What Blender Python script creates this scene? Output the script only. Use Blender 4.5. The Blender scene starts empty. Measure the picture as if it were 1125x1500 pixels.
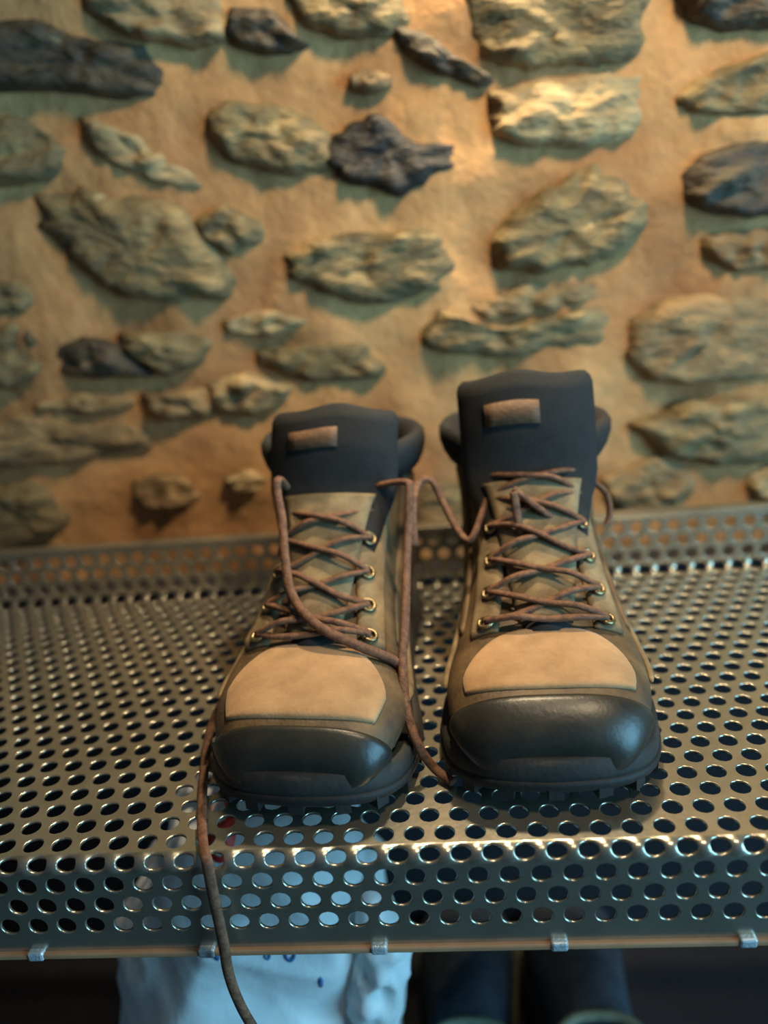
import bpy, bmesh, math, random
import numpy as np
from mathutils import Vector, Matrix, noise

random.seed(7)
SC = bpy.context.scene
COL = SC.collection
SEAT = 0.44            # height of the bench seat above the floor
DEPTH = 0.3063         # seat depth, front bend at y = 0
WALL_Y = 0.372         # mean face of the rubble wall
PI = math.pi

# ------------------------------------------------------------------ camera
F_PX = 1127.0
PITCH, YAW, ROLL = 0.3293, -0.0826, -0.0907
CAM = Vector((0.0, -0.2916, 0.2722 + SEAT))
def cam_axes():
    cy, sy = math.cos(YAW), math.sin(YAW)
    fw = Vector((sy*math.cos(PITCH), cy*math.cos(PITCH), -math.sin(PITCH)))
    r = Vector((cy, -sy, 0)); u = r.cross(fw)
    c, s = math.cos(ROLL), math.sin(ROLL)
    return c*r + s*u, -s*r + c*u, fw
RX, UX, FX = cam_axes()
cd = bpy.data.cameras.new('camera'); cam = bpy.data.objects.new('camera', cd); COL.objects.link(cam)
cam.matrix_world = Matrix(((RX.x, UX.x, -FX.x, CAM.x), (RX.y, UX.y, -FX.y, CAM.y), (RX.z, UX.z, -FX.z, CAM.z), (0, 0, 0, 1)))
cd.sensor_fit = 'VERTICAL'; cd.sensor_height = 36.0; cd.sensor_width = 27.0
cd.lens = 36.0*F_PX/1500.0
cd.clip_start = 0.01
cd.dof.use_dof = True; cd.dof.focus_distance = 0.40; cd.dof.aperture_fstop = 2.8
SC.camera = cam
def ray(px, py): return FX + RX*((px-562.5)/F_PX) - UX*((py-750.0)/F_PX)
def at_y(px, py, y): d = ray(px, py); return CAM + d*((y-CAM.y)/d.y)
def at_z(px, py, z): d = ray(px, py); return CAM + d*((z-CAM.z)/d.z)

# ------------------------------------------------------------------ light
w = bpy.data.worlds.new('room_ambient'); SC.world = w; w.use_nodes = True
w.node_tree.nodes['Background'].inputs[0].default_value = (0.42, 0.55, 0.75, 1)
w.node_tree.nodes['Background'].inputs[1].default_value = 0.10
def lamp(name, kind, loc, target, energy, color, **kw):
    l = bpy.data.lights.new(name, kind); o = bpy.data.objects.new(name, l); COL.objects.link(o)
    o.location = loc; l.energy = energy; l.color = color
    for k, v in kw.items(): setattr(l, k, v)
    o.rotation_euler = (Vector(target)-Vector(loc)).to_track_quat('-Z', 'Y').to_euler()
    return o
lamp('assumed_warm_spot', 'SPOT', (0.34, -0.12, SEAT+1.0), (0.06, 0.37, SEAT+0.24), 52, (1.0, 0.78, 0.50), shadow_soft_size=0.08, spot_size=math.radians(66), spot_blend=1.0)  # unseen overhead lamp, assumed from the warm light on wall and boots
lamp('added_warm_backlight', 'SPOT', (0.06, 0.33, SEAT+0.70), (0.02, 0.08, SEAT), 25, (1.0, 0.78, 0.50), shadow_soft_size=0.02, spot_size=math.radians(96), spot_blend=0.9)  # added low backlight, no fixture here; throws toe shade onto the seat front
lamp('assumed_daylight_window', 'AREA', (1.55, -0.75, SEAT+0.25), (0.0, 0.1, SEAT-0.1), 54, (0.28, 0.70, 1.0), shape='RECTANGLE', size=1.0, size_y=1.2)  # unseen window, assumed from the bluish light on toes, flange and bag
SC.view_settings.view_transform = 'Standard'; SC.view_settings.look = 'None'
SC.view_settings.exposure = -0.18; SC.view_settings.gamma = 1.0
SC.view_settings.use_curve_mapping = False

# ------------------------------------------------------------------ materials
def lin(c): return tuple(((x/255.0)/12.92 if x/255.0 <= 0.04045 else ((x/255.0+0.055)/1.055)**2.4) for x in c) + (1.0,)
MATS = {}
def material(name, c1, c2=None, scale=60, rough=0.7, metal=0.0, bump=0.3, bscale=None, c3=None, coat=0.0, detail=6, spec=0.5, stretch=None, sheen=0.0, trans=0.0, bdist=0.002):
    if name in MATS: return MATS[name]
    m = bpy.data.materials.new(name); m.use_nodes = True; nt = m.node_tree; N = nt.nodes; L = nt.links
    b = N['Principled BSDF']
    b.inputs['Roughness'].default_value = rough; b.inputs['Metallic'].default_value = metal
    b.inputs['Specular IOR Level'].default_value = spec
    if coat: b.inputs['Coat Weight'].default_value = coat; b.inputs['Coat Roughness'].default_value = 0.25
    if sheen: b.inputs['Sheen Weight'].default_value = sheen
    tc = N.new('ShaderNodeTexCoord'); src = tc.outputs['Object']
    if stretch:
        mp = N.new('ShaderNodeMapping'); mp.inputs['Scale'].default_value = stretch[0]; mp.inputs['Rotation'].default_value = stretch[1]
        L.new(src, mp.inputs['Vector']); src = mp.outputs['Vector']
    n1 = N.new('ShaderNodeTexNoise'); n1.inputs['Scale'].default_value = scale; n1.inputs['Detail'].default_value = detail; n1.inputs['Roughness'].default_value = 0.62
    L.new(src, n1.inputs['Vector'])
    cr = N.new('ShaderNodeValToRGB'); e = cr.color_ramp.elements
    e[0].position = 0.34; e[0].color = lin(c1); e[1].position = 0.66; e[1].color = lin(c2 or c1)
    if c3: k = e.new(0.78); k.color = lin(c3)
    L.new(n1.outputs['Fac'], cr.inputs['Fac']); L.new(cr.outputs['Color'], b.inputs['Base Color'])
    if bump:
        n2 = N.new('ShaderNodeTexNoise'); n2.inputs['Scale'].default_value = bscale or scale*4; n2.inputs['Detail'].default_value = 8
        L.new(src, n2.inputs['Vector'])
        bp = N.new('ShaderNodeBump'); bp.inputs['Strength'].default_value = bump; bp.inputs['Distance'].default_value = bdist
        L.new(n2.outputs['Fac'], bp.inputs['Height']); L.new(bp.outputs['Normal'], b.inputs['Normal'])
    if trans:
        tl = N.new('ShaderNodeBsdfTranslucent'); L.new(cr.outputs['Color'], tl.inputs['Color'])
        mx = N.new('ShaderNodeMixShader'); mx.inputs[0].default_value = trans
        L.new(b.outputs[0], mx.inputs[1]); L.new(tl.outputs[0], mx.inputs[2]); L.new(mx.outputs[0], N['Material Output'].inputs['Surface'])
    MATS[name] = m; return m
material('mortar', (150, 104, 62), (200, 152, 98), 9, 0.92, bump=0.6, bscale=90, c3=(230, 202, 144), bdist=0.004)
ST = ((1, 1, 2.6), (0.0, 0.6, 0.0))
material('stone_grey', (92, 78, 52), (140, 120, 80), 28, 0.8, bump=0.9, bscale=70, c3=(196, 186, 146), stretch=ST, bdist=0.006)
material('stone_dark', (46, 40, 32), (86, 74, 54), 30, 0.7, bump=0.9, bscale=70, c3=(150, 140, 112), stretch=ST, bdist=0.006)
material('stone_black', (22, 21, 20), (48, 44, 38), 30, 0.7, bump=0.9, bscale=70, c3=(120, 110, 88), stretch=ST, bdist=0.006)
material('stone_tan', (126, 106, 74), (178, 154, 110), 26, 0.85, bump=0.9, bscale=70, c3=(208, 190, 144), stretch=ST, bdist=0.006)
material('stone_brown', (108, 86, 58), (150, 124, 84), 26, 0.85, bump=0.9, bscale=70, c3=(190, 164, 112), stretch=ST, bdist=0.006)
material('steel', (170, 164, 146), (190, 184, 166), 40, 0.27, metal=0.86, bump=0.05, bscale=300)
material('rim_paint', (150, 108, 76), (172, 130, 94), 30, 0.6, metal=0.0, bump=0.15)
material('weld_metal', (170, 184, 190), (205, 215, 220), 200, 0.4, metal=0.5, bump=0.3)
material('frame_paint', (28, 28, 32), (40, 40, 44), 30, 0.6)
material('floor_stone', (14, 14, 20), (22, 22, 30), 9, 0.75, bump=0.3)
material('brown_leather', (64, 48, 30), (104, 82, 52), 45, 0.62, bump=0.35, bscale=420, bdist=0.001)
material('tan_nubuck', (142, 108, 70), (172, 136, 94), 40, 0.85, bump=0.25, bscale=500, bdist=0.001, sheen=0.2)
material('grey_suede', (86, 70, 48), (140, 120, 86), 45, 0.85, bump=0.25, bscale=500, bdist=0.001)
material('toe_rubber', (28, 30, 30), (52, 48, 38), 24, 0.38, bump=0.2, bscale=350, bdist=0.0008)
material('charcoal_fabric', (15, 17, 18), (26, 27, 27), 90, 0.85, bump=0.4, bscale=900, bdist=0.0008)
material('black_lining', (16, 16, 18), (26, 26, 28), 90, 0.95, bump=0.3, bscale=700)
material('black_rubber', (14, 14, 14), (24, 23, 22), 50, 0.7, bump=0.2, bscale=300)
material('midsole_foam', (26, 26, 25), (42, 40, 34), 50, 0.75, bump=0.2, bscale=300)
material('lace_cord', (74, 46, 32), (120, 84, 58), 260, 0.8, bump=0.6, bscale=900, bdist=0.0008)
material('brass_hook', (120, 104, 76), (170, 150, 110), 100, 0.35, metal=0.9, bump=0.05)
material('label_patch', (84, 60, 40), (106, 78, 52), 120, 0.7)
material('white_plastic', (214, 220, 222), (238, 242, 242), 12, 0.42, bump=0.5, bscale=40, trans=0.25, bdist=0.004)
material('dark_canvas', (30, 36, 46), (46, 54, 64), 60, 0.85, bump=0.3)
material('pale_piping', (84, 92, 76), (112, 116, 94), 60, 0.7)

# ------------------------------------------------------------------ helpers
def mesh_obj(name, verts, faces, mat, parent=None, smooth=True):
    me = bpy.data.meshes.new(name); me.from_pydata([tuple(v) for v in verts], [], faces); me.update()
    if smooth: me.polygons.foreach_set('use_smooth', [True]*len(me.polygons))
    me.materials.append(MATS[mat]); o = bpy.data.objects.new(name, me); COL.objects.link(o)
    if parent: o.parent = parent
    return o
def empty(name, loc, rz=0.0):
    o = bpy.data.objects.new(name, None); o.empty_display_size = 0.02; COL.objects.link(o)
    o.location = loc; o.rotation_euler = (0, 0, rz); return o
def tag(o, label=None, cat=None, group=None, kind=None):
    if label: o['label'] = label
    if cat: o['category'] = cat
    if group: o['group'] = group
    if kind: o['kind'] = kind
    return o
def catmull(P, t):
    n = len(P)-1; t = max(0.0, min(n-1e-9, t)); i = int(t); f = t-i
    p0 = P[max(i-1, 0)]; p1 = P[i]; p2 = P[i+1]; p3 = P[min(i+2, n)]
    return [0.5*(2*b+(c-a)*f+(2*a-5*b+4*c-d)*f*f+(3*b-a-3*c+d)*f**3) for a, b, c, d in zip(p0, p1, p2, p3)]
def spline(P, n):
    P = [tuple(p) for p in P]; return [Vector(catmull(P, i*(len(P)-1)/(n-1))) for i in range(n)]
def tube(path, rad, sides=8, flat=1.0, twist=0.0):
    """a cord: verts, faces; flat < 1 squashes it along its second axis"""
    V, Fc = [], []; n = len(path); up = Vector((0, 0, 1)); prev = None
    for i, p in enumerate(path):
        t = (path[min(i+1, n-1)]-path[max(i-1, 0)]).normalized()
        if prev is None:
            a = t.cross(up)
            if a.length < 1e-3: a = t.cross(Vector((1, 0, 0)))
        else: a = prev - t*prev.dot(t)
        a.normalize(); prev = a; b = t.cross(a)
        r = rad(i/(n-1)) if callable(rad) else rad
        for k in range(sides):
            an = 2*PI*k/sides + twist*i
            V.append(p + a*(math.cos(an)*r) + b*(math.sin(an)*r*flat))
    for i in range(n-1):
        for k in range(sides):
            k2 = (k+1) % sides
            Fc.append((i*sides+k, i*sides+k2, (i+1)*sides+k2, (i+1)*sides+k))
    Fc.append(tuple(range(sides))[::-1]); Fc.append(tuple((n-1)*sides+k for k in range(sides)))
    return V, Fc
def box_vf(x0, x1, y0, y1, z0, z1):
    V = [(x, y, z) for x in (x0, x1) for y in (y0, y1) for z in (z0, z1)]
    return V, [(0, 1, 3, 2), (4, 6, 7, 5), (0, 4, 5, 1), (2, 3, 7, 6), (0, 2, 6, 4), (1, 5, 7, 3)]
def join(*vfs):
    V, Fc = [], []
    for v, f in vfs:
        o = len(V); V += list(v); Fc += [tuple(i+o for i in q) for q in f]
    return V, Fc
def bevel(o, wd, seg=2):
    m = o.modifiers.new('bevel', 'BEVEL'); m.width = wd; m.segments = seg; m.limit_method = 'ANGLE'; return o
def nz(p, s, seed=0.0): return noise.noise(Vector(p)*s + Vector((seed, seed*1.7, -seed)))

# ------------------------------------------------------------------ floor and wall
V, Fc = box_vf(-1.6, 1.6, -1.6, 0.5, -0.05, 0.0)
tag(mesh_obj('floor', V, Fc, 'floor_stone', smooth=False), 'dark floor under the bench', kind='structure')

V, Fc = box_vf(-1.25, 1.25, 0.335, 0.372, 0.0, SEAT-0.005)  # added panel, near-black so the view through the bench holes stays dark
tag(bevel(mesh_obj('added_dark_panel', V, Fc, 'floor_stone', smooth=False), 0.004), 'added dark panel at the wall foot, standing in for shade under the bench', kind='structure')

def build_mortar():
    x0, x1, z0, z1 = -1.25, 1.25, 0.0, 1.5; st = 0.008
    nx = int((x1-x0)/st)+1; nzz = int((z1-z0)/st)+1
    V = []
    for j in range(nzz):
        for i in range(nx):
            x = x0+i*st; z = z0+j*st
            d = 0.009*nz((x, 0, z), 11, 1.3) + 0.004*nz((x, 0, z), 28, 4.1) + 0.0022*nz((x, 0, z), 80, 7.7)
            V.append((x, WALL_Y - d, z))
    Fc = [(j*nx+i, j*nx+i+1, (j+1)*nx+i+1, (j+1)*nx+i) for j in range(nzz-1) for i in range(nx-1)]
    n = len(V); V += [(x0, WALL_Y+0.15, z0), (x1, WALL_Y+0.15, z0), (x1, WALL_Y+0.15, z1), (x0, WALL_Y+0.15, z1)]
    Fc.append((n+1, n, n+3, n+2))
    o = mesh_obj('wall_back', V, Fc, 'mortar')
    return tag(o, 'rubble stone wall with wide peach mortar joints behind the bench', kind='structure')
wall = build_mortar()
def stone(poly, mat, bulge=0.016, rot=0.0):
    """poly: (x, z) outline on the wall face"""
    P = [tuple(p) for p in poly]; L = len(P); n = max(30, min(54, L*5)); pts = []
    for i in range(n):
        t = i*L/n; k = int(t); f = t-k
        a, b, c, d = P[(k-1) % L], P[k % L], P[(k+1) % L], P[(k+2) % L]
        cr = [0.5*(2*q+(r-p)*f+(2*p-5*q+4*r-s)*f*f+(3*q-p-3*r+s)*f**3) for p, q, r, s in zip(a, b, c, d)]
        pts.append([0.45*u_+0.55*(q+(r-q)*f) for u_, q, r in zip(cr, b, c)])
    cx = sum(p[0] for p in pts)/n; cz = sum(p[1] for p in pts)/n
    sd = random.uniform(0, 50); tx = random.uniform(-0.10, 0.10); tz = random.uniform(-0.10, 0.0)
    bulge *= 0.5; prof = [(1.16, -0.008), (1.07, -0.0005), (0.99, 0.35*bulge), (0.90, 0.7*bulge), (0.78, 0.92*bulge), (0.62, 1.0*bulge), (0.44, 1.04*bulge), (0.27, 1.04*bulge), (0.12, 1.04*bulge)]
    V, Fc = [], []
    for s, h in prof:
        for i, (x, z) in enumerate(pts):
            X = cx+(x-cx)*s; Z = cz+(z-cz)*s
            jit = 1+(0.16*nz((x, sd, z), 55)+0.10*nz((x, sd, z), 130))*(s > 0.5)
            X = cx+(X-cx)*jit; Z = cz+(Z-cz)*jit
            q = abs(nz((X+0.6*Z, sd, Z*1.6-X*0.6), 38))
            d = h + (0.010*q + 0.005*nz((X, sd+3, Z), 90) + 0.006*nz((X, sd, Z), 22) + tx*(X-cx)+tz*(Z-cz))*(0 if h < 0 else min(1.0, 0.25+h/bulge))
            V.append((X, WALL_Y-d, Z))
    m = len(prof)
    for r in range(m-1):
        for i in range(n):
            j = (i+1) % n
            Fc.append((r*n+i, r*n+j, (r+1)*n+j, (r+1)*n+i))
    c = len(V); V.append((cx, WALL_Y-1.04*bulge, cz))
    for i in range(n): Fc.append(((m-1)*n+i, (m-1)*n+(i+1) % n, c))
    o = mesh_obj('stone', V, [f[::-1] for f in Fc], mat, wall)
    me = o.data; bm = bmesh.new(); bm.from_mesh(me); bmesh.ops.recalc_face_normals(bm, faces=bm.faces); bm.to_mesh(me); bm.free()
    return o
STONES = [
 ('dark', .018, [(-30,40),(60,36),(140,58),(205,74),(236,100),(228,136),(180,142),(100,132),(-30,128)]),
 ('tan', .016, [(128,-30),(300,-30),(330,20),(330,60),(300,66),(240,62),(190,52),(140,18)]),
 ('dark', .018, [(338,10),(400,18),(446,62),(430,76),(380,78),(335,58)]),
 ('grey', .014, [(428,-30),(575,-30),(592,30),(560,52),(500,52),(445,36)]),
 ('dark', .012, [(575,38),(620,48),(665,80),(712,110),(702,126),(650,112),(592,72)]),
 ('grey', .020, [(690,-30),(930,-30),(926,55),(902,92),(850,97),(765,99),(716,76),(688,30)]),
 ('dark', .014, [(1000,-30),(1160,-30),(1160,42),(1060,44),(1012,18)]),
 ('grey', .014, [(1000,138),(1055,104),(1160,70),(1160,162),(1070,170),(1008,158)]),
 ('tan', .018, [(722,138),(800,120),(936,112),(932,176),(906,204),(850,216),(762,216),(728,180)]),
 ('black', .020, [(478,206),(510,196),(548,168),(602,204),(664,214),(668,246),(622,270),(588,286),(530,270),(488,244)]),
 ('grey', .014, [(306,176),(340,146),(420,160),(472,196),(482,244),(430,256),(350,236),(314,206)]),
 ('brown', .010, [(512,112),(540,98),(572,112),(570,130),(540,136),(516,128)]),
 ('grey', .014, [(-30,176),(40,180),(92,222),(66,262),(-30,264)]),
 ('tan', .010, [(124,176),(196,198),(252,232),(292,272),(230,268),(158,236)]),
 ('grey', .022, [(70,292),(130,284),(240,298),(292,338),(334,402),(320,432),(250,442),(172,430),(118,390),(78,336)]),
 ('grey', .014, [(292,322),(330,304),(376,324),(380,352),(338,374),(302,352)]),
 ('grey', .022, [(424,378),(468,348),(580,340),(644,334),(664,380),(640,424),(560,442),(480,432),(430,408)]),
 ('grey', .024, [(722,352),(760,304),(830,258),(876,238),(936,296),(938,328),(906,370),(850,390),(790,399),(738,386)]),
 ('dark', .016, [(1002,258),(1060,216),(1160,196),(1160,312),(1050,312),(1010,288)]),
 ('brown', .014, [(1036,350),(1160,330),(1160,392),(1062,396)]),
 ('grey', .012, [(-30,418),(26,414),(54,438),(32,458),(-30,458)]),
 ('grey', .016, [(-30,488),(30,474),(72,500),(66,542),(20,562),(-30,560)]),
 ('dark', .018, [(78,506),(120,490),(172,508),(216,546),(150,554),(90,540)]),
 ('grey', .016, [(184,492),(262,482),(304,504),(292,532),(242,544),(198,524)]),
 ('grey', .014, [(392,518),(450,504),(520,504),(552,530),(546,552),(470,558),(402,544)]),
 ('grey', .018, [(618,492),(638,450),(700,480),(780,470),(862,450),(892,470),(862,504),(760,521),(660,518),(622,512)]),
 ('brown', .010, [(694,446),(760,420),(860,412),(884,432),(850,446),(770,462),(706,468)]),
 ('brown', .014, [(926,478),(1010,442),(1160,436),(1160,546),(1020,558),(938,544)]),
 ('grey', .018, [(938,622),(1000,600),(1062,580),(1160,588),(1160,676),(1050,678),(980,664)]),
 ('brown', .014, [(-30,622),(40,608),(110,618),(190,628),(218,652),(150,668),(60,682),(-30,676)]),
 ('grey', .014, [(-30,720),(50,704),(94,740),(84,792),(-30,806)]),
 ('brown', .012, [(196,706),(260,694),(296,728),(244,754),(208,744)]),
 ('tan', .012, [(308,564),(360,550),(424,568),(406,600),(322,604)]),
 ('brown', .012, [(210,578),(296,574),(306,606),(240,614)]),
 ('tan', .012, [(1096,694),(1160,680),(1160,740),(1098,724)]),
 ('tan', .010, [(332,700),(362,686),(392,698),(378,718),(344,716)]),
 ('brown', .010, [(888,700),(960,676),(1016,702),(992,744),(900,752)]),
 ('tan', .012, [(326,468),(400,454),(452,470),(404,492),(340,488)]),
 ('grey', .014, [(420,640),(520,620),(590,650),(560,720),(450,720)]),
 ('brown', .014, [(600,720),(700,690),(820,700),(840,760),(700,790),(610,770)]),
 ('tan', .010, [(940,110),(975,60),(985,120),(968,180),(945,190)]) ,
 ('brown', .010, [(60,590),(120,574),(190,584),(180,602),(80,606)]),
]
STONES = [s for s in STONES if s[2][0] != (940,110)]
boxes = []
for mt, bl, pl in STONES:
    P = []
    for x, y in pl:
        q = at_y(x, y, WALL_Y); P.append((q.x, q.z))
    P = P[::-1]
    boxes.append((min(p[0] for p in P), max(p[0] for p in P), min(p[1] for p in P), max(p[1] for p in P)))
    stone(P, 'stone_'+mt, bl)
# the wall goes on past the frame: coursed rubble of the same kind
FX0, FX1, FZ0, FZ1 = -0.43, 0.33, SEAT+0.03, SEAT+0.46
z = 0.04
while z < 1.46:
    h = random.uniform(0.05, 0.085); x = -1.2 + random.uniform(0, 0.1)
    while x < 1.2:
        wd = random.uniform(0.09, 0.19)
        a, b, c, d = x, x+wd, z, z+h
        clear = all(b+0.012 < q[0] or a-0.012 > q[1] or d+0.010 < q[2] or c-0.010 > q[3] for q in boxes)
        inframe = b > FX0 and a < FX1 and d > FZ0 and c < FZ1
        if clear and not inframe:
            P = []
            for k in range(9):
                an = 2*PI*k/9; e = 0.62
                cx, cz = math.cos(an), math.sin(an)
                P.append(((a+b)/2+math.copysign(abs(cx)**e, cx)*wd/2*random.uniform(0.85, 1.05), (c+d)/2+math.copysign(abs(cz)**e, cz)*h/2*random.uniform(0.8, 1.08)))
            stone(P, 'stone_'+random.choice(['grey', 'grey', 'tan', 'brown', 'dark']), random.uniform(.012, .02))
        x += wd+random.uniform(0.03, 0.06)
    z += h+random.uniform(0.03, 0.045)

# ------------------------------------------------------------------ bench
bench = empty('perforated_bench', (0, 0, 0))
tag(bench, 'perforated steel bench with round holes, folded front edge and raised back lip', 'bench')
PITCH_X = 0.015; NROW = 24; ROW = DEPTH/NROW
HF, HB = 0.0556, 0.0484
X_PHASE = at_z(629, 1251, SEAT).x       # centre of one hole on the front bend
def bend_map(s):
    """unrolled coordinate s along the sheet -> (y, z, ny, nz): front flange, bend, seat, bend, back lip"""
    r = 0.0045; k = r*PI/4                 # arc half length
    def corner(s0): return None
    if s < -k: return (0.0, -(-s-k)-r + 0.0, -1.0, 0.0)
    if s <= k:
        a = (s+k)/r                        # 0 at the flange, pi/2 on the seat
        return (r-r*math.cos(a), -r+r*math.sin(a), -math.cos(a), math.sin(a))
    s2 = s-DEPTH
    if s2 < -k: return (s-k+r, 0.0, 0.0, 1.0)
    y0 = DEPTH-2*k+2*r
    if s2 <= k:
        a = (s2+k)/r
        return (y0-r+r*math.sin(a), r-r*math.cos(a), -math.sin(a), math.cos(a))
    return (y0, r+(s2-k), -1.0, 0.0)
def build_sheet():
    x0, x1 = -0.87, 0.87
    rows = [(j, j*ROW) for j in range(-3, NROW+4)]
    hw, hh = PITCH_X/2, ROW/2
    bnd = [(1,-.0),(1,.5),(1,1),(.5,1),(0,1),(-.5,1),(-1,1),(-1,.5),(-1,0),(-1,-.5),(-1,-1),(-.5,-1),(0,-1),(.5,-1),(1,-1),(1,-.5)]
    V, Fc, sm = [], [], []
    T = 0.0016
    def put(x, s, off):
        y, z, ny, nzz = bend_map(s); V.append((x, y+ny*off, SEAT+z+nzz*off))
    for j, s0 in rows:
        ph = X_PHASE + (0 if j % 2 == 0 else hw)
        i0 = math.ceil((x0-ph)/PITCH_X); i1 = math.floor((x1-ph)/PITCH_X)
        bendrow = j in (0, NROW)
        for i in range(i0, i1+1):
            xc = ph+i*PITCH_X; base = len(V)
            for a, b in bnd: put(xc+a*hw, s0+b*hh, 0)
            for r, off in ((0.0053, 0), (0.0049, -0.0005), (0.0049, -T)):
                for a, b in bnd:
                    an = math.atan2(b*hh, a*hw); put(xc+r*math.cos(an), s0+r*math.sin(an), off)
            for a, b in bnd: put(xc+a*hw, s0+b*hh, -T)
            for l in range(4):
                for k in range(16):
                    k2 = (k+1) % 16
                    Fc.append((base+l*16+k, base+l*16+k2, base+l*16+16+k2, base+l*16+16+k)); sm.append(l in (1, 2) or bendrow)
    # plain margins between the last rows and the rims
    def strip(sa, sb):
        base = len(V); put(x0, sa, 0); put(x1, sa, 0); put(x1, sb, 0); put(x0, sb, 0)
        put(x0, sa, -T); put(x1, sa, -T); put(x1, sb, -T); put(x0, sb, -T)
        Fc.append((base, base+1, base+2, base+3)); Fc.append((base+7, base+6, base+5, base+4)); sm.extend([False, False])
    strip(-HF, -3.5*ROW); strip(DEPTH+3.5*ROW, DEPTH+HB)
    o = mesh_obj('perforated_sheet', V, Fc, 'steel', bench, smooth=False)
    o.data.polygons.foreach_set('use_smooth', sm); return o
build_sheet()
V, Fc = box_vf(-0.87, 0.87, -0.0025, 0.012, SEAT-HF-0.0035, SEAT-HF)
bevel(mesh_obj('front_rim', V, Fc, 'rim_paint', bench, False), 0.001)
yb = bend_map(DEPTH+0.03)[0]
V, Fc = box_vf(-0.87, 0.87, yb-0.0008, yb+0.011, SEAT+HB-0.0005, SEAT+HB+0.0028)
bevel(mesh_obj('back_rim', V, Fc, 'steel', bench, False), 0.001)
wx = [at_y(px, 1375, -0.003).x for px in (43, 297, 553, 820, 1098)]
stepx = (wx[-1]-wx[0])/4
for k in range(-4, 9):
    x = wx[k] if 0 <= k < 5 else (wx[0]+k*stepx if k < 0 else wx[-1]+(k-4)*stepx)
    if abs(x) > 0.86: continue
    V, Fc = box_vf(x-0.0042, x+0.0042, -0.0034, 0.010, SEAT-HF-0.0038, SEAT-HF+0.0016)
    bevel(mesh_obj('weld_tab', V, Fc, 'weld_metal', bench, False), 0.0012)
for x in (-0.8, 0.8):
    for y in (0.03, DEPTH-0.03):
        V, Fc = box_vf(x-0.015, x+0.015, y-0.015, y+0.015, 0.0, SEAT-0.03); bevel(mesh_obj('leg', V, Fc, 'frame_paint', bench, False), 0.002)
    V, Fc = box_vf(x-0.012, x+0.012, 0.012, DEPTH-0.004, SEAT-0.03, SEAT-0.0018); mesh_obj('cross_bar', V, Fc, 'frame_paint', bench, False)

# ------------------------------------------------------------------ boots
# sections from the toe to the collar: front/top point (y, z), back/bottom point (y, z), half width, centre offset towards the inner side
SEC = [(.0005,.0235,.0015,.0160,.010,.0060), (.0020,.0380,.0020,.0155,.030,.0060), (.0110,.0485,.0100,.0155,.0405,.0058), (.0250,.0540,.0260,.0150,.0475,.0050),
       (.0420,.0575,.0480,.0150,.0515,.0040), (.0600,.0605,.0720,.0150,.0515,.0025), (.0770,.0650,.0980,.0160,.0490,.0012), (.0950,.0745,.1300,.0180,.0455,.0004),
       (.1120,.0870,.1650,.0200,.0430,0), (.1270,.1000,.2050,.0220,.0415,0), (.1390,.1120,.2470,.0240,.0410,0), (.1475,.1215,.2640,.0450,.0410,0),
       (.1535,.1290,.2645,.0750,.0415,0), (.1570,.1340,.2600,.1050,.0435,0), (.1590,.1370,.2570,.1290,.0470,0), (.1600,.1390,.2580,.1420,.0500,0)]
NS = len(SEC)-1
def boot_pt(u, v, side):
    """u: -1..1 around (0 = top ridge / front, +-1 = sole / heel line); v: 0 toe .. NS collar"""
    fy, fz, by, bz, wd, co = catmull(SEC, v)
    a = u*PI
    q = (1-math.cos(a))/2                       # 0 at the front/top, 1 at the bottom/back
    s = math.sin(a)
    k = max(0.0, min(1.0, (v-7)/5.0))           # 0 foot, 1 shaft
    e = 0.62*(1-k)+0.86*k
    x = math.copysign(abs(s)**e, s)*wd
    qq = q**(0.92*(1-k)+1.0*k) if q > 0 else 0
    # the foot is widest low down
    if k < 1: qq = qq*(1-(1-k)*0.0)
    y = fy+(by-fy)*qq; z = fz+(bz-fz)*qq
    if k < 1:                                   # flatten the underside
        lo = bz
        z = max(z, lo)
    return Vector((x + side*co, y, z))
def boot_n(u, v, side):
    e = 0.012; ev = 0.06
    du = boot_pt(u+e, v, side)-boot_pt(u-e, v, side); dv = boot_pt(u, min(v+ev, NS), side)-boot_pt(u, max(v-ev, 0), side)
    n = du.cross(dv)
    if n.length < 1e-12: return Vector((0, -1, 0))
    n.normalize(); c = catmull(SEC, v); ctr = Vector((side*c[5], (c[0]+c[2])/2, (c[1]+c[3])/2))
    return n if n.dot(boot_pt(u, v, side)-ctr) > 0 else -n
def surf(u, v, off, side): return boot_pt(u, v, side)+boot_n(u, v, side)*off
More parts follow.
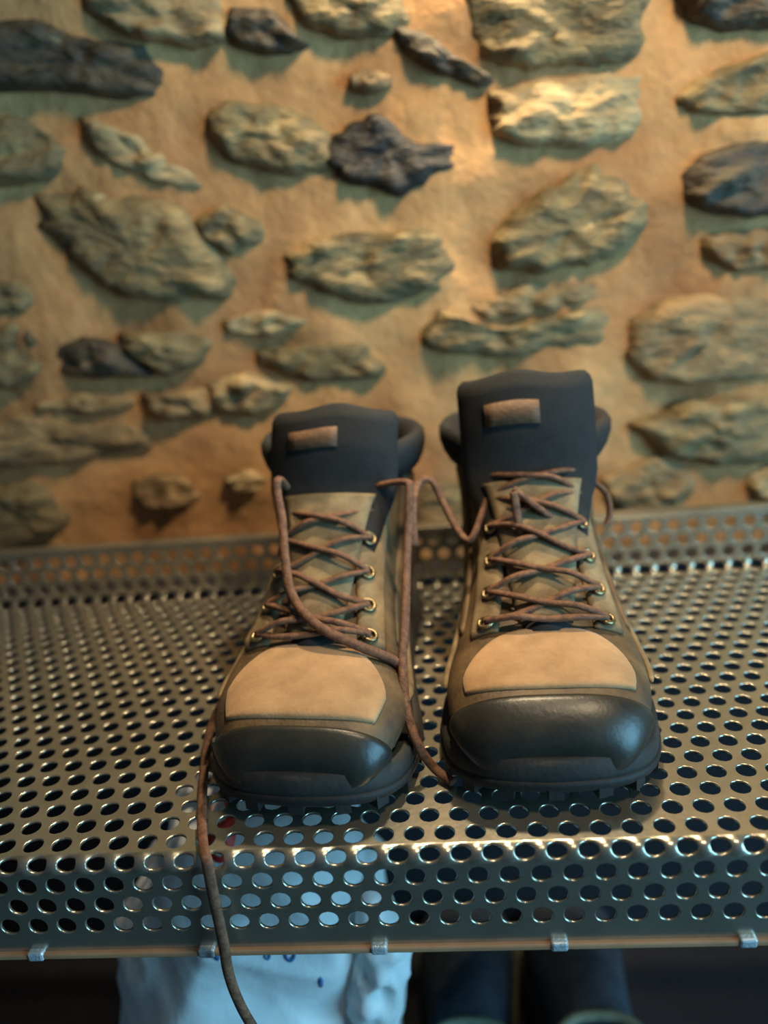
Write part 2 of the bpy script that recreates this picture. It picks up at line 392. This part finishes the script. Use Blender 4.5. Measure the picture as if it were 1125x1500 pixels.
def panel(name, parent, mat, side, u0, u1, v0, v1, off, th, nu=24, nv=16):
    """a shell on the boot: u0/u1 may be functions of the fraction along v, v0/v1 functions of the fraction across u"""
    fu0 = u0 if callable(u0) else (lambda t: u0); fu1 = u1 if callable(u1) else (lambda t: u1)
    fv0 = v0 if callable(v0) else (lambda t: v0); fv1 = v1 if callable(v1) else (lambda t: v1)
    V, Fc = [], []; W = nu+1; H = nv+1
    for lay in (0, 1):
        for j in range(H):
            for i in range(W):
                a = i/nu; b = j/nv
                u = fu0(b)+(fu1(b)-fu0(b))*a; v = fv0(a)+(fv1(a)-fv0(a))*b
                edge = min(a, 1-a)*nu < 0.5 or min(b, 1-b)*nv < 0.5
                o_k = min(1.0, .25+v/1.2)
                o = (off*o_k if lay else off-th) if not (edge and lay) else off-0.45*th
                V.append(surf(u, v, o, side))
    G = W*H
    for j in range(nv):
        for i in range(nu):
            q = (j*W+i, j*W+i+1, (j+1)*W+i+1, (j+1)*W+i)
            Fc.append(tuple(G+t for t in q)); Fc.append(q[::-1])
    rim = [i for i in range(W)]+[j*W+nu for j in range(1, H)]+[nv*W+i for i in range(nu-1, -1, -1)]+[j*W for j in range(nv-1, 0, -1)]
    for k in range(len(rim)):
        a, b = rim[k], rim[(k+1) % len(rim)]; Fc.append((a, b, G+b, G+a))
    o = mesh_obj(name, V, Fc, mat, parent)
    bm = bmesh.new(); bm.from_mesh(o.data); bmesh.ops.recalc_face_normals(bm, faces=bm.faces); bm.to_mesh(o.data); bm.free()
    return o
def outline(side, grow, n=72):
    """sole outline in plan, from toe round"""
    P = []
    st = [(-.004,.0,.006),(-.0015,.021,.006),(.006,.0370,.006),(.021,.0485,.0052),(.045,.0540,.004),(.07,.0545,.0025),(.10,.0495,.0012),(.135,.0445,0),(.17,.041,0),(.205,.0405,0),(.235,.0385,0),(.255,.030,0),(.266,.016,0),(.269,.0,0)]
    A = [catmull(st, (len(st)-1)*i/(n//2)) for i in range(n//2+1)]
    cy = .13
    R = [(a[1]+side*a[2], a[0]) for a in A]; Lf = [(-a[1]+side*a[2], a[0]) for a in A[-2:0:-1]]
    out = []
    Q = R+Lf; m = len(Q)
    for i in range(m):
        p = Vector((*Q[i], 0)); t = Vector((*Q[(i+1) % m], 0))-Vector((*Q[i-1], 0)); nn = Vector((t.y, -t.x, 0)).normalized()
        out.append(p+nn*grow)
    return out
def spring(y): return 0.007*max(0.0, (0.055-y)/0.055)**2
def slab(name, parent, mat, side, levels):
    V, Fc = [], []
    n = None
    for g, zf in levels:
        P = outline(side, g); n = len(P)
        for p in P: V.append((p.x, p.y, (zf(p.y) if callable(zf) else zf)+spring(p.y)))
    for l in range(len(levels)-1):
        for k in range(n):
            k2 = (k+1) % n; Fc.append((l*n+k, l*n+k2, (l+1)*n+k2, (l+1)*n+k))
    Fc.append(tuple(range(n))[::-1]); Fc.append(tuple((len(levels)-1)*n+k for k in range(n)))
    o = mesh_obj(name, V, Fc, mat, parent, smooth=False)
    o.data.polygons.foreach_set('use_smooth', [len(f) == 4 for f in Fc]); return o
EYE = [(5.9, .150), (7.0, .145), (8.1, .145), (9.3, .15), (10.6, .16), (12.2, .17)]
def make_boot(label, loc, rz, side, tongue_top, tilt, lace_seed, cap):
    b = empty('hiking_boot', loc, rz); tag(b, label, 'boot', 'pair of hiking boots on the bench')
    # sole
    slab('midsole', b, 'midsole_foam', side, [(-.001, .0085), (.0012, .0095), (.0018, .013), (.0008, lambda y: .019+.003*max(0, 1-y/.05)+.009*max(0, min(1, (y-.09)/.12))), (-.003, lambda y: .0205+.003*max(0, 1-y/.05)+.009*max(0, min(1, (y-.09)/.12))), (-.016, .013)])
    out = slab('outsole', b, 'black_rubber', side, [(-.002, .0035), (.0010, .0040), (.0022, .0052), (.0028, .0078), (.0024, .0095), (.0012, .0105)])
    P = outline(side, .0012); n = len(P); lugs = []
    for k in range(0, n, 3):
        p = P[k]; q = P[(k+1) % n]; t = (q-p).normalized(); nn = Vector((t.y, -t.x, 0)); sp = spring(p.y)
        V = []
        for (a, c) in ((-.0036, -.012), (.0036, -.012), (.0036, .0008), (-.0036, .0008)):
            for zz in (0.0, .0075):
                r = p+t*a+nn*c; V.append((r.x, r.y, zz+sp))
        lugs.append((V, [(0, 1, 3, 2), (2, 3, 5, 4), (4, 5, 7, 6), (6, 7, 1, 0), (1, 7, 5, 3), (0, 2, 4, 6)]))
    V, Fc = join(*lugs); tag(mesh_obj('tread_lugs', V, Fc, 'black_rubber', out, False), kind='stuff')
    # upper shell (closed foot, open collar) with an inner lining
    nu, nv = 48, 60; V, Fc = [], []
    for j in range(nv+1):
        for i in range(nu):
            V.append(surf(-1+2*i/nu, NS*j/nv, 0, side))
    for j in range(nv):
        for i in range(nu):
            i2 = (i+1) % nu; Fc.append((j*nu+i, j*nu+i2, (j+1)*nu+i2, (j+1)*nu+i))
    Fc.append(tuple(range(nu)))
    base = len(V); ring0 = nv*nu
    for l, (dv, of) in enumerate(((NS, -.006), (NS-2, -.007), (NS-4, -.010))):
        for i in range(nu): V.append(surf(-1+2*i/nu, dv, of, side))
        r0 = ring0 if l == 0 else base+(l-1)*nu
        for i in range(nu):
            i2 = (i+1) % nu; Fc.append((r0+i, r0+i2, base+l*nu+i2, base+l*nu+i))
    Fc.append(tuple(base+2*nu+i for i in range(nu)))
    up = mesh_obj('upper', V, Fc, 'brown_leather', b)
    bm = bmesh.new(); bm.from_mesh(up.data); bmesh.ops.recalc_face_normals(bm, faces=bm.faces); bm.to_mesh(up.data); bm.free()
    # panels
    tc = panel('toe_cap', b, 'toe_rubber', side, -.97, .97, .02, lambda a: cap+1.5*abs(2*a-1)**1.7, .0026, .003, 48, 18); tag(tc, 'dark rubber toe cap')
    rd = panel('rand', b, 'toe_rubber', side, -.86, -.66, lambda a: 3.2, lambda a: 7.5, .0022, .003, 6, 24)
    rd2 = panel('rand', b, 'toe_rubber', side, .66, .86, lambda a: 3.2, lambda a: 7.5, .0022, .003, 6, 24)
    vp = panel('vamp_panel', b, 'tan_nubuck', side, -.27, .27, lambda a: cap+.3+0.35*abs(2*a-1)**1.6, lambda a: 5.6-2.0*abs(2*a-1)**2.2, .0018, .0025, 30, 18); tag(vp, 'tan nubuck vamp panel')
    for sg in (-1, 1):
        panel('eyestay', b, 'grey_suede', side, lambda t, s=sg: s*.105, lambda t, s=sg: s*(.24+.04*t), lambda a: 5.6, lambda a: 14.0, .0034, .0035, 8, 40)
        panel('quarter_panel', b, 'brown_leather', side, lambda t, s=sg: s*(.34+.03*t), lambda t, s=sg: s*(.66-.05*t), lambda a: 6.2+1.0*a, lambda a: 13.2, .0022, .0025, 12, 36)
        panel('side_overlay', b, 'grey_suede', side, lambda t, s=sg: s*.44, lambda t, s=sg: s*(.60+.16*t), lambda a: 4.2+1.0*a, lambda a: 7.6+.8*a, .0030, .0028, 12, 14)
    panel('heel_counter', b, 'toe_rubber', side, .70, 1.30, 9.6, 12.6, .0024, .003, 20, 14)
    # padded collar: a soft roll along the rim, thick at the back and sides
    V, Fc = [], []; m = 40; k = 12
    for i in range(m+1):
        u = .17+1.66*i/m; c = surf(u, NS-.45, -.002, side); n = boot_n(u, NS-.45, side)
        dn = (boot_pt(u, NS, side)-boot_pt(u, NS-1.5, side)).normalized()
        ends = min(1.0, min(i, m-i)/3.0+.45)
        for a in range(k):
            an = 2*PI*a/k; V.append(c+n*(math.cos(an)*.0068*ends)+dn*(math.sin(an)*.0165*ends))
    for i in range(m):
        for a in range(k):
            a2 = (a+1) % k; Fc.append((i*k+a, i*k+a2, (i+1)*k+a2, (i+1)*k+a))
    Fc.append(tuple(range(k))); Fc.append(tuple(m*k+a for a in range(k)))
    co = mesh_obj('collar', V, Fc, 'charcoal_fabric', b); tag(co, 'black padded collar')
    bm = bmesh.new(); bm.from_mesh(co.data); bmesh.ops.recalc_face_normals(bm, faces=bm.faces); bm.to_mesh(co.data); bm.free()
    # tongue: follows the instep, then rises above the collar as a wide padded slab
    V, Fc = [], []; nt, nw = 36, 16
    top = Vector((tilt, tongue_top[0], tongue_top[1]))
    f6 = boot_pt(0, 6.0, side); f13 = boot_pt(0, 12.2, side)
    path = [boot_pt(0, 5.4, side), boot_pt(0, 7.2, side), boot_pt(0, 9.0, side), boot_pt(0, 10.6, side), f13+Vector((tilt*.3, -.001, 0)), f13.lerp(top, .55)+Vector((0, -.002, 0)), top]
    path = spline(path, nt+1)
    for lay in (0, 1):
        for j in range(nt+1):
            t = j/nt; p = path[j]; tg = (path[min(j+1, nt)]-path[max(j-1, 0)]).normalized()
            nn = Vector((0, -tg.z, tg.y)).normalized()
            if nn.y > 0: nn = -nn
            hw = .015+.0255*min(1, t*1.5)**.8
            if t > .96: hw *= 1-.10*((t-.96)/.04)
            pad = .002+.0045*max(0, min(1, (t-.68)/.12))
            for i in range(nw+1):
                a = -1+2*i/nw
                cv = .009*(a*a)
                e = (1-abs(a)**4)*(1 if t < .97 else .5)
                off = (pad*e+.0018 if lay else -.0035-pad*e*.3)
                wav = .0016*math.sin(5*a+lace_seed)*max(0, (t-.7)/.3)
                q = p+Vector((a*hw, 0, 0))+nn*(off-cv)+tg*(wav-.0015*abs(a)**3*max(0, (t-.8)/.2))
                V.append(q)
    W = nw+1; G = W*(nt+1)
    for j in range(nt):
        for i in range(nw):
            q = (j*W+i, j*W+i+1, (j+1)*W+i+1, (j+1)*W+i); Fc.append(tuple(G+t for t in q)); Fc.append(q[::-1])
    rim = [i for i in range(W)]+[j*W+nw for j in range(1, nt+1)]+[nt*W+i for i in range(nw-1, -1, -1)]+[j*W for j in range(nt-1, 0, -1)]
    for kk in range(len(rim)):
        a, c = rim[kk], rim[(kk+1) % len(rim)]; Fc.append((a, c, G+c, G+a))
    tn = mesh_obj('tongue', V, Fc, 'charcoal_fabric', b); tag(tn, 'charcoal padded tongue standing above the laces')
    bm = bmesh.new(); bm.from_mesh(tn.data); bmesh.ops.recalc_face_normals(bm, faces=bm.faces); bm.to_mesh(tn.data); bm.free()
    def on_tongue(t, a, o):
        j = int(t*nt); p = V[G+j*W+int((a+1)/2*nw)]; tg = (path[min(j+1, nt)]-path[max(j-1, 0)]).normalized()
        return p+Vector((0, -tg.z, tg.y)).normalized()*o if tg.z > 0 and -tg.z < 0 else p
    # brown label patch on the tongue
    LV, LF = [], []
    for j, t in enumerate((.815, .85, .885)):
        for i in range(7):
            a = -.62+.78*i/6; jj = t*nt; j0 = int(jj); fr = jj-j0; ii = (a+1)/2*nw; i0 = int(ii); fi = ii-i0
            g = lambda J, I: V[G+J*W+I]
            p = (g(j0, i0)*(1-fi)+g(j0, i0+1)*fi)*(1-fr)+(g(j0+1, i0)*(1-fi)+g(j0+1, i0+1)*fi)*fr
            LV.append(p+Vector((0, -.0012, .0003)))
    for j in range(2):
        for i in range(6): LF.append((j*7+i, j*7+i+1, j*7+8+i, j*7+7+i))
    lp = mesh_obj('label_patch', LV, LF, 'label_patch', tn); sm = lp.modifiers.new('thick', 'SOLIDIFY'); sm.thickness = .0012; sm.offset = 0
    # a tan lower tongue cover
    gs = []
    LV, LF = [], []
    js = list(range(2, int(.66*nt)))
    for j in js:
        for i in range(2, nw-1):
            LV.append(V[G+j*W+i]+Vector((0, -.0014, .0008)))
    ww = nw-3
    for j in range(len(js)-1):
        for i in range(ww-1): LF.append((j*ww+i, j*ww+i+1, (j+1)*ww+i+1, (j+1)*ww+i))
    cv = mesh_obj('tongue_facing', LV, LF, 'grey_suede', tn); sm = cv.modifiers.new('thick', 'SOLIDIFY'); sm.thickness = .0015; sm.offset = 0
    # eyelet hooks
    eyes = {}
    for sg in (-1, 1):
        for r, (v, u) in enumerate(EYE):
            p = surf(sg*u, v, .0042, side); n = boot_n(sg*u, v, side); eyes[(sg, r)] = p+n*.002
            t1 = n.cross(Vector((0, 0, 1))).normalized(); t2 = n.cross(t1)
            ring = [p+t1*(math.cos(q)*.0040)+t2*(math.sin(q)*.0040)+n*.0006 for q in [2*PI*x/12 for x in range(13)]]
            EV, EF = tube(ring, .0012, 6); mesh_obj('eyelet', EV, EF, 'brass_hook', b)
    # crossed laces
    rl = .0025
    def lift(p, k): return p+Vector((0, -k*.75, k*.65))
    for r in range(len(EYE)):
        for sg in (-1, 1):
            if r == 0 and sg == 1: continue
            a = eyes[(sg, 0)] if r == 0 else eyes[(sg, r-1)]; c = eyes[(-sg, r)]
            if r == 0: c = eyes[(1, 0)]
            if r == len(EYE)-1 and lace_seed < 2 : continue
            mid = (a+c)/2; vm = (EYE[max(r-1, 0)][0]+EYE[r][0])/2
            crown = boot_pt(0, vm, side); h = .0075 + (.0022 if sg > 0 else 0)
            mid = Vector((mid.x, crown.y, crown.z)); mid = lift(mid, h)
            sag = .003*math.sin(lace_seed*3+r*2+sg)
            q1 = lift((a+mid)/2, .0035)+Vector((0, 0, -sag)); q2 = lift((mid+c)/2, .0035)+Vector((0, 0, sag*.6))
            TV, TF = tube(spline([a, q1, mid, q2, c], 22), rl, 8, .75); mesh_obj('lace', TV, TF, 'lace_cord', b)
    # heel pull loop
    hp = surf(1.0, NS-.5, .004, side)
    lp2 = [hp+Vector((0, .001, -.018)), hp+Vector((0, .005, -.004)), hp+Vector((0, .005, .010)), hp+Vector((0, -.002, .013)), hp+Vector((0, -.006, .002))]
    TV, TF = tube(spline(lp2, 18), .006, 8, .25); mesh_obj('pull_loop', TV, TF, 'charcoal_fabric', b)
    return b, eyes
bootL, eyeL = make_boot('brown hiking boot with tan vamp, left one, long lace hanging over the bench edge', (-0.0890, 0.026, SEAT+0.0002), math.radians(-6.0), 1, (.172, .178), .003, 1.0, 2.0)
bootR, eyeR = make_boot('brown hiking boot with tan vamp, right one, taller black tongue, lace loop at ankle', (0.0525, 0.029, SEAT+0.0002), math.radians(-1.6), -1, (.168, .191), -.002, 2.3, 2.6)
bootL.scale.x = 1.04; bootR.scale.x = 1.06
bpy.context.view_layer.update()
def strand(boot, pts, name='lace_end', r=.0028):
    """a loose lace end given in world points, kept as a part of its boot"""
    inv = boot.matrix_world.inverted()
    TV, TF = tube([inv @ p for p in spline(pts, max(30, len(pts)*8))], r, 8, .75)
    return mesh_obj(name, TV, TF, 'lace_cord', boot)
# left boot: strand down its left side to the throat and across the instep
EL = {k: bootL.matrix_world @ p for k, p in eyeL.items()}; ER = {k: bootR.matrix_world @ p for k, p in eyeR.items()}
strand(bootL, [EL[(-1, 5)], at_y(408, 702, .166), at_y(406, 722, .160), at_y(413, 760, .150), at_y(418, 820, .130), at_y(428, 872, .112), at_y(462, 914, .094), at_y(520, 944, .086), at_y(574, 966, .086), at_y(592, 985, .088)])
# long end over the front edge of the bench
strand(bootL, [at_y(408, 930, .14), at_y(378, 965, .128), at_y(338, 1010, .105), at_z(310, 1062, SEAT+.012), at_z(300, 1120, SEAT+.0035), at_z(296, 1180, SEAT+.003), at_z(297, 1232, SEAT+.003),
               at_y(303, 1262, -.004), at_y(312, 1310, -.006), at_y(326, 1375, -.008), at_y(336, 1430, -.010), at_y(356, 1480, -.012), at_y(392, 1540, -.012), at_y(420, 1600, -.012)])
# right strand, down between the boots onto the seat
strand(bootL, [EL[(1, 5)], at_y(594, 706, .168), at_y(600, 726, .162), at_y(596, 820, .140), at_y(594, 900, .110), at_y(590, 975, .085), at_y(596, 1040, .066), at_z(612, 1090, SEAT+.022), at_z(636, 1125, SEAT+.006), at_z(664, 1146, SEAT+.003)])
# right boot: lace bow over to the left, loop and end on the right
strand(bootR, [at_y(606, 800, .150), at_y(604, 740, .165), at_y(612, 708, .182), at_y(632, 704, .186), at_y(650, 738, .180), at_y(668, 772, .170), at_y(690, 790, .160), ER[(-1, 4)]])
strand(bootR, [ER[(1, 5)], at_y(846, 716, .180), at_y(866, 706, .19), at_y(888, 724, .192), at_y(893, 752, .19), at_y(888, 768, .188)], r=.0022)
strand(bootR, [at_y(752, 716, .158), at_y(790, 745, .156), at_y(835, 775, .165), at_y(868, 790, .172), at_y(872, 806, .172)])
strand(bootR, [at_y(752, 720, .156), at_y(764, 780, .150), at_y(790, 820, .145), at_y(830, 872, .132)])

# ------------------------------------------------------------------ plastic bag under the bench
bag = empty('plastic_bag', (-0.158, 0.135, 0.0)); tag(bag, 'crumpled white plastic bag standing under the bench', 'bag')
def bag_body():
    nt, nh = 150, 110; V, Fc = [], []; H = SEAT-0.050
    for j in range(nh+1):
        t = j/nh; zz = .002+H*t
        rr = 0.86+0.16*math.sin(PI*min(1, t*1.05))
        if t > .62: rr *= 1-.30*((t-.62)/.38)**1.5
        if t > .93: rr *= math.sqrt(max(0.0, 1-((t-.93)/.07)**2))*.85+.15
        if t < .04: rr *= .75+.25*(t/.04)
        for i in range(nt):
            a = 2*PI*i/nt; cx, cy = math.cos(a), math.sin(a)
            x = math.copysign(abs(cx)**.75, cx)*.092*rr; y = math.copysign(abs(cy)**.75, cy)*.078*rr
            across = x*.75+zz*.66+y*.3; along = zz*.75-x*.66
            c1 = abs(nz((across*1.8, y, along*.7), 10, 2.2)); c2 = abs(nz((across*1.9, y*1.5, along*.6), 22, 5.5)); c3 = abs(nz((x-.6*zz, y, zz*.8+.5*x), 11, 8.1))
            d = 1+.28*(.28-c1)+.055*(.26-c2)+.24*(.3-c3)
            V.append((x*d+.075*max(0.0, t-.62), y*d-.035*max(0.0, t-.5), zz))
    for j in range(nh):
        for i in range(nt):
            i2 = (i+1) % nt; Fc.append((j*nt+i, j*nt+i2, (j+1)*nt+i2, (j+1)*nt+i))
    Fc.append(tuple(range(nt))[::-1]); Fc.append(tuple(nh*nt+i for i in range(nt)))
    return mesh_obj('bag_body', V, Fc, 'white_plastic', bag)
body = bag_body()
def bag_corner():
    nt, nh = 48, 40; V, Fc = [], []; c = at_y(550, 1430, .085)-bag.location
    for j in range(nh+1):
        t = j/nh; rr = math.sin(PI*(.06+.88*t))**.7
        for i in range(nt):
            a = 2*PI*i/nt; x = math.cos(a)*.019*rr; y = math.sin(a)*.026*rr; zz = (t-.5)*.15
            c1 = abs(nz((x, y, zz), 45, 9)); d = 1+.5*(.3-c1)+.2*nz((x, y, zz), 90, 1)
            V.append((c.x+x*d+.006*math.sin(zz*40), c.y+y*d, c.z+zz))
    for j in range(nh):
        for i in range(nt):
            i2 = (i+1) % nt; Fc.append((j*nt+i, j*nt+i2, (j+1)*nt+i2, (j+1)*nt+i))
    Fc.append(tuple(range(nt))[::-1]); Fc.append(tuple(nh*nt+i for i in range(nt)))
    return mesh_obj('bag_handle', V, Fc, 'white_plastic', bag)
bag_corner()
# printed marks on the front of the bag: small blue rings and dots, a red patch near the top
from mathutils.bvhtree import BVHTree
tree = BVHTree.FromPolygons([v.co+bag.location for v in body.data.vertices], [tuple(p.vertices) for p in body.data.polygons])
material('blue_print', (44, 92, 140), (60, 110, 160), 80, 0.5, bump=0)
material('red_print', (190, 44, 36), (206, 60, 48), 80, 0.5, bump=0)
def print_patch(name, mat, px, py, rx, rz_, inner=0.0):
    d = ray(px, py).normalized(); hit = tree.ray_cast(CAM, d)
    if hit[0] is None: return
    V, Fc = [], []; n = 20
    for k in range(n):
        a = 2*PI*k/n
        for f in (1.0, inner):
            o = RX*(math.cos(a)*rx*f)+UX*(math.sin(a)*rz_*f); h = tree.ray_cast(CAM, (hit[0]+o-CAM).normalized())
            q = h[0] if h[0] is not None else hit[0]+o
            V.append(q-d*.0012-bag.location)
    for k in range(n): k2 = (k+1) % n; Fc.append((2*k, 2*k2, 2*k2+1, 2*k+1))
    o = mesh_obj(name, V, Fc, mat, bag); m = o.modifiers.new('thick', 'SOLIDIFY'); m.thickness = .0006
for px, py, a, c, i in ((425, 1398, .0035, .0050, .55), (318, 1402, .0018, .0024, .0), (392, 1400, .0020, .0030, .4), (470, 1440, .0016, .0030, .0)):
    print_patch('printed_mark', 'blue_print', px, py, a, c, i)
print_patch('printed_patch', 'red_print', 322, 1212, .010, .022)

# ------------------------------------------------------------------ shoes on the floor under the bench
def make_shoe(label, px, rz):
    p = at_z(px[0], px[1], 0.115)
    s = empty('shoe', (p.x, p.y, 0), rz); tag(s, label, 'shoe', 'pair of shoes under the bench')
    S = [(.000,.030,.0,.020,.010),(.006,.048,.0,.012,.034),(.03,.060,.03,.012,.044),(.07,.070,.075,.012,.047),(.11,.086,.12,.012,.042),(.14,.100,.17,.014,.038),(.165,.108,.225,.016,.036),(.18,.110,.258,.04,.036),(.19,.110,.262,.075,.036),(.194,.112,.258,.112,.036)]
    nu, nv = 32, 36; V, Fc = [], []
    for j in range(nv+1):
        fy, fz, by, bz, wd = catmull(S, (len(S)-1)*j/nv)
        for i in range(nu):
            a = -PI+2*PI*i/nu; q = (1-math.cos(a))/2; sn = math.sin(a)
            V.append((math.copysign(abs(sn)**.7, sn)*wd, fy+(by-fy)*q-.22, fz+(bz-fz)*q))
    for j in range(nv):
        for i in range(nu):
            i2 = (i+1) % nu; Fc.append((j*nu+i, j*nu+i2, (j+1)*nu+i2, (j+1)*nu+i))
    Fc.append(tuple(range(nu)))
    base = len(V)
    for i in range(nu):
        x, y, z_ = V[nv*nu+i]; V.append((x*.85, -.22+.226+(y+.22-.226)*.85, z_-.035))
    for i in range(nu):
        i2 = (i+1) % nu; Fc.append((nv*nu+i, nv*nu+i2, base+i2, base+i))
    Fc.append(tuple(base+i for i in range(nu)))
    o = mesh_obj('shoe_upper', V, Fc, 'dark_canvas', s)
    bm = bmesh.new(); bm.from_mesh(o.data); bmesh.ops.recalc_face_normals(bm, faces=bm.faces); bm.to_mesh(o.data); bm.free()
    ring = [Vector(V[nv*nu+i % nu]) for i in range(nu)]; ring.append(ring[0])
    TV, TF = tube(ring, .0045, 8); mesh_obj('collar_piping', TV, TF, 'pale_piping', s)
    P = [Vector((p_.x*.9, p_.y-.22, 0)) for p_ in outline(0, .001)]; n = len(P)
    SV = [(p_.x, p_.y, 0) for p_ in P]+[(p_.x, p_.y, .022) for p_ in P]
    SF = [(k, (k+1) % n, n+(k+1) % n, n+k) for k in range(n)]+[tuple(range(n))[::-1], tuple(n+k for k in range(n))]
    mesh_obj('sole', SV, SF, 'pale_piping', s, False)
    return s
make_shoe('dark shoe on the floor under the bench, next to the white bag', (690, 1540), PI)
make_shoe('dark shoe on the floor under the bench, farther from the white bag', (885, 1530), PI)
